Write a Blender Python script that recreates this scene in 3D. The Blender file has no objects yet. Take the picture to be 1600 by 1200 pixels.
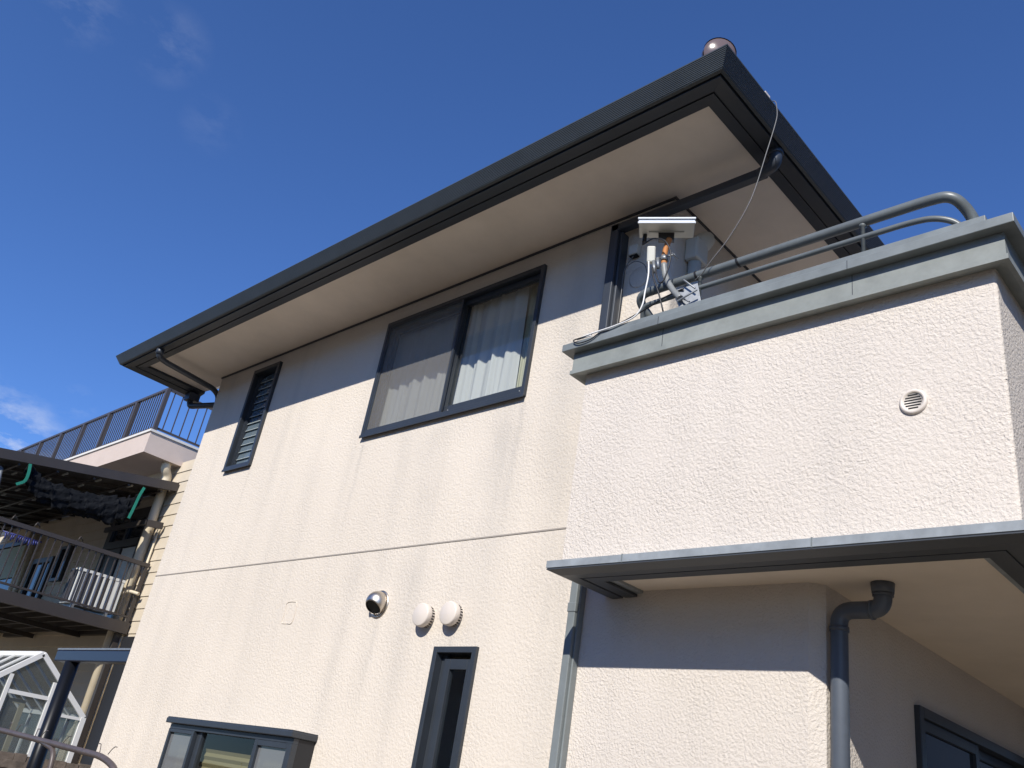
import bpy, bmesh, math, random
from mathutils import Vector, Matrix
random.seed(7)
S = bpy.context.scene
R_ = math.radians

# ------------------------------------------------------------------ camera
cam_d = bpy.data.cameras.new('camera')
cam_d.sensor_fit = 'HORIZONTAL'; cam_d.sensor_width = 36.0
cam_d.lens = 36.0 * 1362.7 / 1600.0
cam_d.clip_start = 0.05; cam_d.clip_end = 3000
cam = bpy.data.objects.new('camera', cam_d)
right = Vector((0.72786846, 0.66816672, 0.15414515))
down = Vector((-0.19823666, 0.42023261, -0.88549804))
fwd = Vector((-0.65643714, 0.61396888, 0.43832921))
m = Matrix((( right.x, -down.x, -fwd.x, 0.0), (right.y, -down.y, -fwd.y, 0.0),
            (right.z, -down.z, -fwd.z, 1.6), (0, 0, 0, 1)))
cam.matrix_world = m
S.collection.objects.link(cam); S.camera = cam

# ------------------------------------------------------------------ light
TO_SUN = Vector((0.49, -1.0, 0.76)).normalized()
EL = math.asin(TO_SUN.z); AZ = math.atan2(TO_SUN.x, TO_SUN.y)
sd = bpy.data.lights.new('sun', 'SUN'); sd.energy = 5.0; sd.angle = R_(0.5)
sd.color = (1.0, 0.95, 0.87)
sun = bpy.data.objects.new('sun', sd)
sun.rotation_euler = TO_SUN.to_track_quat('Z', 'Y').to_euler()
S.collection.objects.link(sun)

W = bpy.data.worlds.new('World'); S.world = W; W.use_nodes = True
nt = W.node_tree; nt.nodes.clear()
def wn(t, **k):
    n = nt.nodes.new(t)
    for a, b in k.items(): setattr(n, a, b)
    return n
out = wn('ShaderNodeOutputWorld'); bg = wn('ShaderNodeBackground'); bg.inputs[1].default_value = 0.097
sky = wn('ShaderNodeTexSky', sky_type='NISHITA'); sky.sun_disc = False
sky.sun_elevation = EL; sky.sun_rotation = AZ
sky.altitude = 1200; sky.air_density = 1.0; sky.dust_density = 0.05; sky.ozone_density = 2.5
tint = wn('ShaderNodeMix', data_type='RGBA', blend_type='MULTIPLY'); tint.inputs[0].default_value = 1.0
tint.inputs[7].default_value = (0.69, 1.0, 1.53, 1)
nt.links.new(sky.outputs[0], tint.inputs[6])
tc = wn('ShaderNodeTexCoord')
nz = wn('ShaderNodeTexNoise'); nz.inputs['Scale'].default_value = 17; nz.inputs['Detail'].default_value = 12
nz.inputs['Roughness'].default_value = 0.62
mp = wn('ShaderNodeMapping'); mp.inputs['Scale'].default_value = (1, 1, 2.2)
nt.links.new(tc.outputs['Generated'], mp.inputs[0]); nt.links.new(mp.outputs[0], nz.inputs['Vector'])
def mth(op, a, b=None, clamp=False):
    n = wn('ShaderNodeMath', operation=op); n.use_clamp = clamp
    for i, v in enumerate((a, b)):
        if v is None: continue
        if isinstance(v, (int, float)): n.inputs[i].default_value = v
        else: nt.links.new(v, n.inputs[i])
    return n.outputs[0]
total = None
CL = (((-0.9500, 0.2150, 0.2400), 0.070, 1.7), ((-0.9163, 0.2598, 0.3047), 0.022, 0.35), ((-0.9400, 0.1800, 0.2900), 0.03, 0.3), ((-0.7773, 0.0839, 0.6235), 0.045, 0.20), ((-0.7572, 0.1647, 0.6321), 0.045, 0.16), ((-0.7723, 0.2354, 0.5901), 0.035, 0.08))
for d, rad, amp in CL:
    dv = Vector(d).normalized()
    vd = wn('ShaderNodeVectorMath', operation='DISTANCE'); vd.inputs[1].default_value = dv
    nt.links.new(tc.outputs['Generated'], vd.inputs[0])
    t = mth('MULTIPLY', mth('SUBTRACT', 1.0, mth('DIVIDE', vd.outputs['Value'], rad), True), amp)
    total = t if total is None else mth('ADD', total, t)
ramp = wn('ShaderNodeValToRGB'); ramp.color_ramp.elements[0].position = 0.44; ramp.color_ramp.elements[1].position = 0.74
nt.links.new(nz.outputs[0], ramp.inputs[0])
mask = mth('MULTIPLY', total, ramp.outputs[0], True)
cl = wn('ShaderNodeMix', data_type='RGBA'); cl.inputs[7].default_value = (6.5, 7.0, 8.2, 1)
nt.links.new(mask, cl.inputs[0]); nt.links.new(tint.outputs[2], cl.inputs[6])
nt.links.new(cl.outputs[2], bg.inputs[0]); nt.links.new(bg.outputs[0], out.inputs[0])

S.render.engine = 'CYCLES'
S.view_settings.view_transform = 'Standard'; S.view_settings.look = 'None'
S.view_settings.gamma = 1; S.view_settings.exposure = 0.23

# ------------------------------------------------------------------ materials
def mat(name, col, rough=0.6, metal=0.0, bump=None, stain=None, spec=None, vary=0.0, vscale=3.0):
    M = bpy.data.materials.new(name); M.use_nodes = True
    t = M.node_tree; b = t.nodes['Principled BSDF']
    b.inputs['Base Color'].default_value = (*col, 1); b.inputs['Roughness'].default_value = rough
    b.inputs['Metallic'].default_value = metal
    if spec is not None: b.inputs['Specular IOR Level'].default_value = spec
    c = t.nodes.new('ShaderNodeTexCoord')
    if vary:
        n = t.nodes.new('ShaderNodeTexNoise'); n.inputs['Scale'].default_value = vscale; n.inputs['Detail'].default_value = 8
        n.inputs['Roughness'].default_value = 0.65
        t.links.new(c.outputs['Object'], n.inputs['Vector'])
        r = t.nodes.new('ShaderNodeMapRange'); r.inputs[1].default_value = 0.3; r.inputs[2].default_value = 0.7
        r.inputs[3].default_value = 1 - vary; r.inputs[4].default_value = 1 + vary
        t.links.new(n.outputs[0], r.inputs[0])
        x = t.nodes.new('ShaderNodeMix'); x.data_type = 'RGBA'; x.blend_type = 'MULTIPLY'; x.inputs[0].default_value = 1
        x.inputs[6].default_value = (*col, 1); t.links.new(r.outputs[0], x.inputs[7])
        t.links.new(x.outputs[2], b.inputs['Base Color'])
    if bump:
        sc, dist, strength = bump
        n = t.nodes.new('ShaderNodeTexNoise'); n.inputs['Scale'].default_value = sc; n.inputs['Detail'].default_value = 4
        t.links.new(c.outputs['Object'], n.inputs['Vector'])
        bb = t.nodes.new('ShaderNodeBump'); bb.inputs['Distance'].default_value = dist; bb.inputs['Strength'].default_value = strength
        t.links.new(n.outputs[0], bb.inputs['Height']); t.links.new(bb.outputs[0], b.inputs['Normal'])
    return M

def stucco(name, col, streak=0.0, dist=0.012, dirt=(0.70, 0.72, 0.75), scale=1.0, fine=1.0, drips=()):
    M = bpy.data.materials.new(name); M.use_nodes = True
    t = M.node_tree; L = t.links; b = t.nodes['Principled BSDF']; b.inputs['Roughness'].default_value = 0.9
    b.inputs['Specular IOR Level'].default_value = 0.2
    c = t.nodes.new('ShaderNodeTexCoord')
    def N(ty, **k):
        n = t.nodes.new(ty)
        for a, v in k.items():
            if a in n.inputs: n.inputs[a].default_value = v
            else: setattr(n, a, v)
        return n
    # lumpy sprayed relief: flattened blobs plus grit
    warp = N('ShaderNodeTexNoise', Scale=20 * scale, Detail=2); L.new(c.outputs['Object'], warp.inputs['Vector'])
    sc = N('ShaderNodeVectorMath', operation='SCALE'); sc.inputs['Scale'].default_value = 0.015
    L.new(warp.outputs['Color'], sc.inputs[0])
    ad = N('ShaderNodeVectorMath', operation='ADD'); L.new(c.outputs['Object'], ad.inputs[0]); L.new(sc.outputs[0], ad.inputs[1])
    n1 = N('ShaderNodeTexNoise', Scale=42 * scale, Detail=3, Roughness=0.5); L.new(ad.outputs[0], n1.inputs['Vector'])
    r1 = N('ShaderNodeMapRange', interpolation_type='SMOOTHSTEP'); r1.interpolation_type = 'LINEAR'; r1.inputs[1].default_value = 0.30; r1.inputs[2].default_value = 0.70
    L.new(n1.outputs[0], r1.inputs[0])
    n2 = N('ShaderNodeTexNoise', Scale=170, Detail=3, Roughness=0.6); L.new(c.outputs['Object'], n2.inputs['Vector'])
    m2 = N('ShaderNodeMath', operation='MULTIPLY_ADD'); m2.inputs[1].default_value = 0.35 * fine
    L.new(n2.outputs[0], m2.inputs[0]); L.new(r1.outputs[0], m2.inputs[2])
    pv = N('ShaderNodeTexNoise', Scale=3.2, Detail=3, Roughness=0.6); L.new(c.outputs['Object'], pv.inputs['Vector'])
    pr_ = N('ShaderNodeMapRange'); pr_.inputs[1].default_value = 0.35; pr_.inputs[2].default_value = 0.65; pr_.inputs[3].default_value = 0.75; pr_.inputs[4].default_value = 1.10
    L.new(pv.outputs[0], pr_.inputs[0])
    bp = N('ShaderNodeBump', Strength=1.0, Distance=dist)
    hm = N('ShaderNodeMath', operation='MULTIPLY'); L.new(m2.outputs[0], hm.inputs[0]); L.new(pr_.outputs[0], hm.inputs[1]); m2 = hm; L.new(m2.outputs[0], bp.inputs['Height']); L.new(bp.outputs[0], b.inputs['Normal'])
    # weather stains
    mp_ = N('ShaderNodeMapping'); mp_.inputs['Scale'].default_value = (2.3, 2.3, 0.22); L.new(c.outputs['Object'], mp_.inputs[0])
    s1 = N('ShaderNodeTexNoise', Scale=1.6, Detail=6, Roughness=0.6); L.new(mp_.outputs[0], s1.inputs['Vector'])
    sr = N('ShaderNodeMapRange', interpolation_type='SMOOTHSTEP'); sr.inputs[1].default_value = 0.47; sr.inputs[2].default_value = 0.72
    sr.inputs[3].default_value = 0; sr.inputs[4].default_value = streak
    L.new(s1.outputs[0], sr.inputs[0])
    fac = sr.outputs[0]
    sep = N('ShaderNodeSeparateXYZ'); L.new(c.outputs['Object'], sep.inputs[0])
    for (x0, w, ztop, ln, a) in drips:      # runs below sills and pipes
        wb = N('ShaderNodeTexNoise', Scale=2.5, Detail=4); L.new(c.outputs['Object'], wb.inputs['Vector'])
        def mm(op, p, q, clamp=False):
            n = N('ShaderNodeMath', operation=op); n.use_clamp = clamp
            for i, v in enumerate((p, q)):
                if isinstance(v, (int, float)): n.inputs[i].default_value = v
                else: L.new(v, n.inputs[i])
            return n.outputs[0]
        xx = mm('ADD', sep.outputs[0], mm('MULTIPLY', mm('SUBTRACT', wb.outputs[0], 0.5), 0.12))
        dx = mm('DIVIDE', mm('ABSOLUTE', mm('SUBTRACT', xx, x0), 0), w)
        fx = mm('SUBTRACT', 1.0, dx, True)
        dz = mm('DIVIDE', mm('SUBTRACT', ztop, sep.outputs[2]), ln)
        fz = mm('MULTIPLY', mm('MULTIPLY', dz, 12, True), mm('SUBTRACT', 1.0, dz, True), True)
        v = mm('MULTIPLY', mm('MULTIPLY', fx, fz, True), mm('MULTIPLY', wb.outputs[0], 2 * a), True)
        fac = mm('ADD', fac, v, True)
    n3 = N('ShaderNodeTexNoise', Scale=0.9, Detail=5); L.new(c.outputs['Object'], n3.inputs['Vector'])
    r3 = N('ShaderNodeMapRange'); r3.inputs[1].default_value = 0.3; r3.inputs[2].default_value = 0.7; r3.inputs[3].default_value = 0.955; r3.inputs[4].default_value = 1.03
    L.new(n3.outputs[0], r3.inputs[0])
    mx = N('ShaderNodeMix', data_type='RGBA'); mx.inputs[6].default_value = (*col, 1)
    mx.inputs[7].default_value = (col[0] * dirt[0], col[1] * dirt[1], col[2] * dirt[2], 1)
    L.new(fac, mx.inputs[0])
    my = N('ShaderNodeMix', data_type='RGBA', blend_type='MULTIPLY'); my.inputs[0].default_value = 1
    L.new(mx.outputs[2], my.inputs[6]); L.new(r3.outputs[0], my.inputs[7]); L.new(my.outputs[2], b.inputs['Base Color'])
    return M

def glass(name, tint=(0.9, 0.93, 0.92), alpha=0.0, haze=(0.2, 0.2, 0.2), boost=1.5, rough=0.0):
    M = bpy.data.materials.new(name); M.use_nodes = True
    t = M.node_tree; t.nodes.clear(); o = t.nodes.new('ShaderNodeOutputMaterial')
    tr = t.nodes.new('ShaderNodeBsdfTransparent'); tr.inputs[0].default_value = (*tint, 1)
    gl = t.nodes.new('ShaderNodeBsdfGlossy'); gl.inputs['Roughness'].default_value = rough
    fr = t.nodes.new('ShaderNodeLayerWeight'); fr.inputs[0].default_value = 0.5
    pw = t.nodes.new('ShaderNodeMath'); pw.operation = 'POWER'; pw.inputs[1].default_value = 4.0
    mu = t.nodes.new('ShaderNodeMath'); mu.operation = 'MULTIPLY_ADD'; mu.inputs[1].default_value = 0.9; mu.inputs[2].default_value = 0.055 * boost; mu.use_clamp = True
    t.links.new(fr.outputs['Facing'], pw.inputs[0])
    mx = t.nodes.new('ShaderNodeMixShader')
    t.links.new(pw.outputs[0], mu.inputs[0]); t.links.new(mu.outputs[0], mx.inputs[0])
    t.links.new(tr.outputs[0], mx.inputs[1]); t.links.new(gl.outputs[0], mx.inputs[2])
    last = mx
    if alpha:
        df = t.nodes.new('ShaderNodeBsdfDiffuse'); df.inputs[0].default_value = (*haze, 1)
        m2 = t.nodes.new('ShaderNodeMixShader'); m2.inputs[0].default_value = alpha
        t.links.new(mx.outputs[0], m2.inputs[1]); t.links.new(df.outputs[0], m2.inputs[2]); last = m2
    t.links.new(last.outputs[0], o.inputs[0]); return M

def sheer(name, col, opac, transl=0.5):
    M = bpy.data.materials.new(name); M.use_nodes = True
    t = M.node_tree; t.nodes.clear(); o = t.nodes.new('ShaderNodeOutputMaterial')
    d = t.nodes.new('ShaderNodeBsdfDiffuse'); d.inputs[0].default_value = (*col, 1)
    tl = t.nodes.new('ShaderNodeBsdfTranslucent'); tl.inputs[0].default_value = (*col, 1)
    a = t.nodes.new('ShaderNodeMixShader'); a.inputs[0].default_value = transl
    t.links.new(d.outputs[0], a.inputs[1]); t.links.new(tl.outputs[0], a.inputs[2])
    tr = t.nodes.new('ShaderNodeBsdfTransparent'); b = t.nodes.new('ShaderNodeMixShader'); b.inputs[0].default_value = opac
    t.links.new(tr.outputs[0], b.inputs[1]); t.links.new(a.outputs[0], b.inputs[2]); t.links.new(b.outputs[0], o.inputs[0])
    return M

CREAM = (0.638, 0.574, 0.494)
M = dict(
    facade=stucco('facade stucco', CREAM, streak=0.26, dist=0.0023, scale=1.5, fine=1.3,
                  drips=((-3.80, 0.24, 4.05, 2.6, 0.42), (-4.55, 0.20, 4.05, 1.6, 0.26), (-5.40, 0.14, 4.05, 0.9, 0.2), (-3.35, 0.20, 5.2, 4.0, 0.34), (-3.2, 1.7, 5.4, 3.6, 0.42), (-4.7, 1.1, 4.3, 2.2, 0.22), (-5.41, 0.035, 4.05, 0.9, 0.5), (-3.72, 0.04, 4.05, 1.1, 0.5), (-7.10, 0.03, 4.06, 0.8, 0.4), (-4.75, 0.035, 2.63, 0.7, 0.35), (-4.235, 0.03, 2.55, 0.5, 0.3), (-3.985, 0.03, 2.55, 0.5, 0.3),
                          (-5.1, 0.18, 3.1, 1.5, 0.28), (-4.45, 0.22, 3.1, 1.9, 0.3), (-3.2, 0.12, 3.1, 1.5, 0.3))),
    rough=stucco('rough stucco', (0.612, 0.558, 0.500), streak=0.16, dist=0.0031, scale=1.9),
    band=mat('lit band flashing', (0.220, 0.238, 0.226), 0.55, vary=0.16, vscale=7, bump=(12, 0.002, 0.3)),  # same grey as the cap, coloured lighter for the light this face catches
    soffit=mat('soffit board', (0.70, 0.62, 0.53), 0.85, vary=0.07, vscale=2.2, bump=(200, 0.002, 0.3)),
    dark=mat('navy aluminium', (0.030, 0.036, 0.045), 0.38, vary=0.12, vscale=5),
    gutter=mat('gutter plastic', (0.040, 0.048, 0.052), 0.45, vary=0.15, vscale=4),
    pipe=mat('downpipe plastic', (0.17, 0.19, 0.195), 0.5, vary=0.12, vscale=7),
    darkpipe=mat('dark downpipe', (0.085, 0.10, 0.125), 0.45, vary=0.12, vscale=7),
    trim=mat('parapet flashing', (0.160, 0.180, 0.185), 0.5, vary=0.22, vscale=5, bump=(12, 0.002, 0.3)),
    trim2=mat('drip edge flashing', (0.25, 0.275, 0.295), 0.45, vary=0.22, vscale=9),
    channel=mat('canopy channel', (0.045, 0.052, 0.062), 0.5, vary=0.1),
    rail=mat('painted grey tube', (0.115, 0.13, 0.135), 0.38, vary=0.16, vscale=9),
    tile=mat('glazed brown tile', (0.125, 0.092, 0.090), 0.2, vary=0.12),
    white=mat('white plastic', (0.62, 0.56, 0.50), 0.45),
    steel=mat('brushed steel', (0.58, 0.53, 0.47), 0.36, 1.0),
    black=mat('black void', (0.01, 0.01, 0.01), 0.8),
    joint=mat('sealant joint', (0.30, 0.27, 0.24), 0.9),
    glass=glass('window glass', boost=1.5),
    screen=glass('insect screen', tint=(0.72, 0.72, 0.72), alpha=0.20, haze=(0.46, 0.44, 0.41), boost=0.1, rough=0.5),
    frost=glass('frosted glass', tint=(0.32, 0.34, 0.36), alpha=0.24, haze=(0.50, 0.52, 0.54), boost=1.4, rough=0.08),
    dimglass=glass('tinted bay glass', tint=(0.75, 0.76, 0.74), boost=0.5),
    fascia=mat('fascia metal', (0.020, 0.025, 0.033), 0.5, vary=0.1),
    navypipe=mat('navy downpipe', (0.036, 0.043, 0.055), 0.42, vary=0.1),
    lglass=glass('louvre glass', tint=(0.45, 0.52, 0.55), alpha=0.30, haze=(0.26, 0.34, 0.40), boost=2.2, rough=0.05),
    gedge=mat('pale glass edge', (0.40, 0.44, 0.42), 0.3),
    blackpaint=mat('black gloss paint', (0.006, 0.007, 0.010), 0.35, spec=0.25),
    navy=mat('navy paint', (0.016, 0.022, 0.042), 0.35),
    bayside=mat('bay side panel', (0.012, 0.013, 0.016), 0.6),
    room=mat('dim room', (0.45, 0.42, 0.37), 0.9),
    curtain=sheer('sheer curtain', (0.86, 0.86, 0.84), 0.90, 0.40),
    drape=mat('olive drape', (0.42, 0.41, 0.31), 0.9),
    blind=mat('yellow pleated blind', (0.24, 0.215, 0.115), 0.8),
    cable=mat('black cable', (0.012, 0.012, 0.014), 0.5),
    greycable=mat('grey cable', (0.13, 0.13, 0.13), 0.5),
    whitecable=mat('white cable', (0.75, 0.75, 0.74), 0.5),
    apbody=mat('antenna housing', (0.52, 0.52, 0.47), 0.45),
    apmetal=mat('antenna bright flange', (0.58, 0.61, 0.64), 0.35, 0.2),
    rust=mat('rusty steel', (0.42, 0.17, 0.05), 0.7, vary=0.35, vscale=30),
    galv=mat('galvanised steel', (0.24, 0.255, 0.27), 0.45, 0.5, vary=0.2, vscale=25),
    mast=mat('grey mast paint', (0.20, 0.21, 0.21), 0.4, vary=0.15, vscale=20),
    duct=mat('beige pipe cover', (0.50, 0.50, 0.46), 0.55),
    ground=mat('ground concrete', (0.215, 0.175, 0.120), 0.9, vary=0.2, vscale=0.6, bump=(40, 0.004, 0.5)),
    nwall=mat('neighbour siding', (0.53, 0.455, 0.345), 0.8, vary=0.08, vscale=2),
    nslab=mat('neighbour render', (0.51, 0.42, 0.36), 0.85, vary=0.08, vscale=1.2, bump=(60, 0.003, 0.4)),
    brown=mat('brown aluminium', (0.044, 0.036, 0.030), 0.45, vary=0.1),
    greyrail=mat('brown grey rail', (0.058, 0.049, 0.046), 0.4),
    polycarb=mat('smoky roof sheet', (0.050, 0.042, 0.037), 0.45),
    beige=mat('beige pipe', (0.58, 0.50, 0.36), 0.5, vary=0.06),
    whitemetal=mat('white painted aluminium', (0.74, 0.73, 0.70), 0.4),
    gglass=glass('greenhouse glass', tint=(0.62, 0.66, 0.66), alpha=0.10, haze=(0.35, 0.38, 0.38), boost=1.2),
    nglass=mat('dark neighbour glass', (0.012, 0.016, 0.022), 0.06, spec=0.9),
    palegreen=mat('pale green blind', (0.33, 0.42, 0.36), 0.8),
    net=mat('black shade net', (0.006, 0.007, 0.009), 0.8, bump=(14, 0.02, 0.8), spec=0.12),
    strap=mat('green strap', (0.012, 0.19, 0.125), 0.6),
    acwhite=mat('off white unit', (0.66, 0.66, 0.62), 0.45),
    acdark=mat('unit coil', (0.06, 0.06, 0.065), 0.5),
    wood=mat('weathered board', (0.15, 0.12, 0.095), 0.9, vary=0.4, vscale=8, bump=(30, 0.006, 0.8)),
    iron=mat('brown iron tube', (0.085, 0.068, 0.065), 0.45, vary=0.2, vscale=20),
    blue=mat('blue plastic', (0.02, 0.03, 0.18), 0.5),
    cwhite=mat('white weathered wall', (0.6, 0.58, 0.54), 0.9),
)

# ------------------------------------------------------------------ mesh helpers
class MB:
    def __init__(s): s.v = []; s.f = []; s.sm = []
    def quad(s, *p):
        i = len(s.v); s.v += [tuple(q) for q in p]; s.f.append(tuple(range(i, i + len(p)))); s.sm.append(False); return s
    def box(s, x0, x1, y0, y1, z0, z1):
        i = len(s.v)
        s.v += [(x, y, z) for z in (z0, z1) for y in (y0, y1) for x in (x0, x1)]
        for f in ((0, 2, 3, 1), (4, 5, 7, 6), (0, 1, 5, 4), (2, 6, 7, 3), (0, 4, 6, 2), (1, 3, 7, 5)):
            s.f.append(tuple(i + k for k in f)); s.sm.append(False)
        return s
    def bar(s, a, b, w, h, up=(0, 0, 1)):       # rectangular bar between two points
        a = Vector(a); b = Vector(b); d = (b - a).normalized(); up = Vector(up)
        sx = d.cross(up).normalized(); sz = sx.cross(d).normalized(); i = len(s.v)
        for p in (a, b):
            for q in ((-1, -1), (1, -1), (1, 1), (-1, 1)):
                s.v.append(tuple(p + sx * q[0] * w / 2 + sz * q[1] * h / 2))
        for f in ((0, 3, 2, 1), (4, 5, 6, 7), (0, 1, 5, 4), (1, 2, 6, 5), (2, 3, 7, 6), (3, 0, 4, 7)):
            s.f.append(tuple(i + k for k in f)); s.sm.append(False)
        return s
    def tube(s, pts, r, n=12, cap=True):
        pts = [Vector(p) for p in pts]; rs = r if isinstance(r, (list, tuple)) else [r] * len(pts)
        base = len(s.v); prev = None
        for k, p in enumerate(pts):
            if k == 0: d = pts[1] - pts[0]
            elif k == len(pts) - 1: d = pts[-1] - pts[-2]
            else: d = (pts[k + 1] - p).normalized() + (p - pts[k - 1]).normalized()
            d.normalize()
            if prev is None:
                u = d.orthogonal().normalized()
            else:
                u = (prev - d * prev.dot(d)).normalized()
            prev = u; w = d.cross(u)
            for j in range(n):
                a = 2 * math.pi * j / n
                s.v.append(tuple(p + (u * math.cos(a) + w * math.sin(a)) * rs[k]))
        for k in range(len(pts) - 1):
            for j in range(n):
                a = base + k * n + j; b = base + k * n + (j + 1) % n
                s.f.append((a, b, b + n, a + n)); s.sm.append(True)
        if cap:
            s.f.append(tuple(base + j for j in reversed(range(n)))); s.sm.append(False)
            s.f.append(tuple(base + (len(pts) - 1) * n + j for j in range(n))); s.sm.append(False)
        return s
    def lathe(s, prof, origin, axis, n=32, smooth=True):   # prof: (radius, height along axis)
        axis = Vector(axis).normalized(); u = axis.orthogonal().normalized(); w = axis.cross(u); o = Vector(origin); base = len(s.v)
        for r, h in prof:
            for j in range(n):
                a = 2 * math.pi * j / n
                s.v.append(tuple(o + axis * h + (u * math.cos(a) + w * math.sin(a)) * max(r, 1e-5)))
        for k in range(len(prof) - 1):
            for j in range(n):
                a = base + k * n + j; b = base + k * n + (j + 1) % n
                s.f.append((a, b, b + n, a + n)); s.sm.append(smooth)
        return s
    def sweep(s, path, prof, cap=True, closed=True):       # prof (outward, z) along a plan path with mitred corners
        P = [Vector((p[0], p[1])) for p in path]; base = len(s.v); n = len(prof)
        def nrm(a, b):
            d = (b - a).normalized(); return Vector((d.y, -d.x))
        for k, p in enumerate(P):
            if k == 0: mv = nrm(P[0], P[1])
            elif k == len(P) - 1: mv = nrm(P[-2], P[-1])
            else:
                a = nrm(P[k - 1], p); b = nrm(p, P[k + 1]); mv = (a + b) / (1 + a.dot(b))
            for o, z in prof: s.v.append((p.x + mv.x * o, p.y + mv.y * o, z))
        rng = n if closed else n - 1
        for k in range(len(P) - 1):
            for j in range(rng):
                a = base + k * n + j; b = base + k * n + (j + 1) % n
                s.f.append((a, a + n, b + n, b)); s.sm.append(False)
        if cap and closed:
            s.f.append(tuple(base + j for j in range(n))); s.sm.append(False)
            s.f.append(tuple(base + (len(P) - 1) * n + j for j in reversed(range(n)))); s.sm.append(False)
        return s
    def build(s, name, material, parent=None, bevel=0, sub=0, solid=0):
        me = bpy.data.meshes.new(name); me.from_pydata(s.v, [], s.f)
        me.polygons.foreach_set('use_smooth', s.sm); me.materials.append(material)
        bm = bmesh.new(); bm.from_mesh(me); bmesh.ops.recalc_face_normals(bm, faces=bm.faces); bm.to_mesh(me); bm.free()
        o = bpy.data.objects.new(name, me); S.collection.objects.link(o)
        if parent is not None: o.parent = parent; o.matrix_parent_inverse = parent.matrix_basis.inverted()
        if solid:
            q = o.modifiers.new('solid', 'SOLIDIFY'); q.thickness = solid; q.offset = 0
        if bevel:
            q = o.modifiers.new('bevel', 'BEVEL'); q.width = bevel; q.segments = 2; q.limit_method = 'ANGLE'; q.angle_limit = R_(40)
        return o
def curve(pts, k=6):                                        # Catmull-Rom through points
    P = [Vector(p) for p in pts]; P = [P[0] * 2 - P[1]] + P + [P[-1] * 2 - P[-2]]; r = []
    for i in range(1, len(P) - 2):
        for j in range(k):
            t = j / k; a, b, c, d = P[i - 1], P[i], P[i + 1], P[i + 2]
            r.append(0.5 * ((2 * b) + (-a + c) * t + (2 * a - 5 * b + 4 * c - d) * t * t + (-a + 3 * b - 3 * c + d) * t ** 3))
    r.append(P[-2]); return r
def rounded(pts, rad, k=6):                                 # polyline with rounded corners
    P = [Vector(p) for p in pts]; r = [P[0]]
    for i in range(1, len(P) - 1):
        a = (P[i - 1] - P[i]); b = (P[i + 1] - P[i]); q = min(rad, a.length * 0.49, b.length * 0.49)
        A = P[i] + a.normalized() * q; B = P[i] + b.normalized() * q
        for j in range(k + 1):
            t = j / k; r.append(A * (1 - t) ** 2 + P[i] * 2 * t * (1 - t) + B * t * t)
    r.append(P[-1]); return r
def holed(mb, u0, u1, z0, z1, holes, place):               # wall face with rectangular holes; place(u,z,depth)
    us = sorted({u0, u1, *[h[0] for h in holes], *[h[1] for h in holes]}); zs = sorted({z0, z1, *[h[2] for h in holes], *[h[3] for h in holes]})
    for a, b in zip(us, us[1:]):
        for c, d in zip(zs, zs[1:]):
            cu, cz = (a + b) / 2, (c + d) / 2
            if any(h[0] < cu < h[1] and h[2] < cz < h[3] for h in holes): continue
            mb.quad(place(a, c, 0), place(b, c, 0), place(b, d, 0), place(a, d, 0))
    for h in holes:
        for (p, q) in (((h[0], h[2]), (h[1], h[2])), ((h[1], h[2]), (h[1], h[3])), ((h[1], h[3]), (h[0], h[3])), ((h[0], h[3]), (h[0], h[2]))):
            mb.quad(place(*p, 0), place(*q, 0), place(*q, 0.12), place(*p, 0.12))
def empty(name, loc, label=None, cat=None, group=None, parent=None):
    o = bpy.data.objects.new(name, None); S.collection.objects.link(o); o.location = loc; o.empty_display_size = 0.1
    if parent is not None: o.parent = parent; o.matrix_parent_inverse = parent.matrix_basis.inverted()
    if label: tag(o, label, cat, group)
    bpy.context.view_layer.update()
    return o
def tag(o, label=None, cat=None, group=None, kind=None):
    if label: o['label'] = label
    if cat: o['category'] = cat
    if group: o['group'] = group
    if kind: o['kind'] = kind
    return o

# ------------------------------------------------------------------ ground
g = MB(); g.quad((-900, -900, 0), (900, -900, 0), (900, 900, 0), (-900, 900, 0)); tag(g.build('ground', M['ground']), kind='structure')

# ================================================================== MAIN HOUSE
XL, XR2, XR1, YF = -8.283, -2.645, -1.69, 3.60
ZS, ZC = 5.235, 2.717
house = empty('house', (-5, 3.6, 0), 'two-storey cream stucco house with dark navy gutters and a balcony box on its right', 'house')
# front facade with window openings (upper storey part ends at the corner of the upper storey)
WIN = (-5.43, -3.70, 4.048, 5.077); LOU = (-7.548, -7.087, 4.058, 5.128); NAR = (-4.104, -3.742, 1.20, 2.428); BAY = (-6.70, -5.14, 0.8, 1.80)
w = MB(); pl = lambda u, z, d: (u, YF + d, z)
holed(w, XL, XR2 - 0.05, 0, 5.36, [WIN, LOU, NAR, BAY, (-3.0, XR2 - 0.05, 0, 3.2)], pl)
def rcorner(mb, cx, cy, r, z0, z1, n=6):                   # convex rounded corner, centre (cx,cy)
    for k in range(n):
        a, b = [-math.pi / 2 + math.pi / 2 * q / n for q in (k, k + 1)]
        mb.quad((cx + r * math.cos(a), cy + r * math.sin(a), z0), (cx + r * math.cos(b), cy + r * math.sin(b), z0),
                (cx + r * math.cos(b), cy + r * math.sin(b), z1), (cx + r * math.cos(a), cy + r * math.sin(a), z1)); mb.sm[-1] = True
rcorner(w, XR2 - 0.05, YF + 0.05, 0.05, 3.2, 5.36)
w.quad((XR2, YF + 0.05, 3.2), (XR2, 9.5, 3.2), (XR2, 9.5, 5.36), (XR2, YF + 0.05, 5.36))
w.quad((XL, YF, 0), (XL, YF, 5.36), (XL, 9.5, 5.36), (XL, 9.5, 0))
w.quad((XL, 9.5, 0), (XL, 9.5, 5.36), (XR2, 9.5, 5.36), (XR2, 9.5, 0))
w.build('wall', M['facade'], house)
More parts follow.
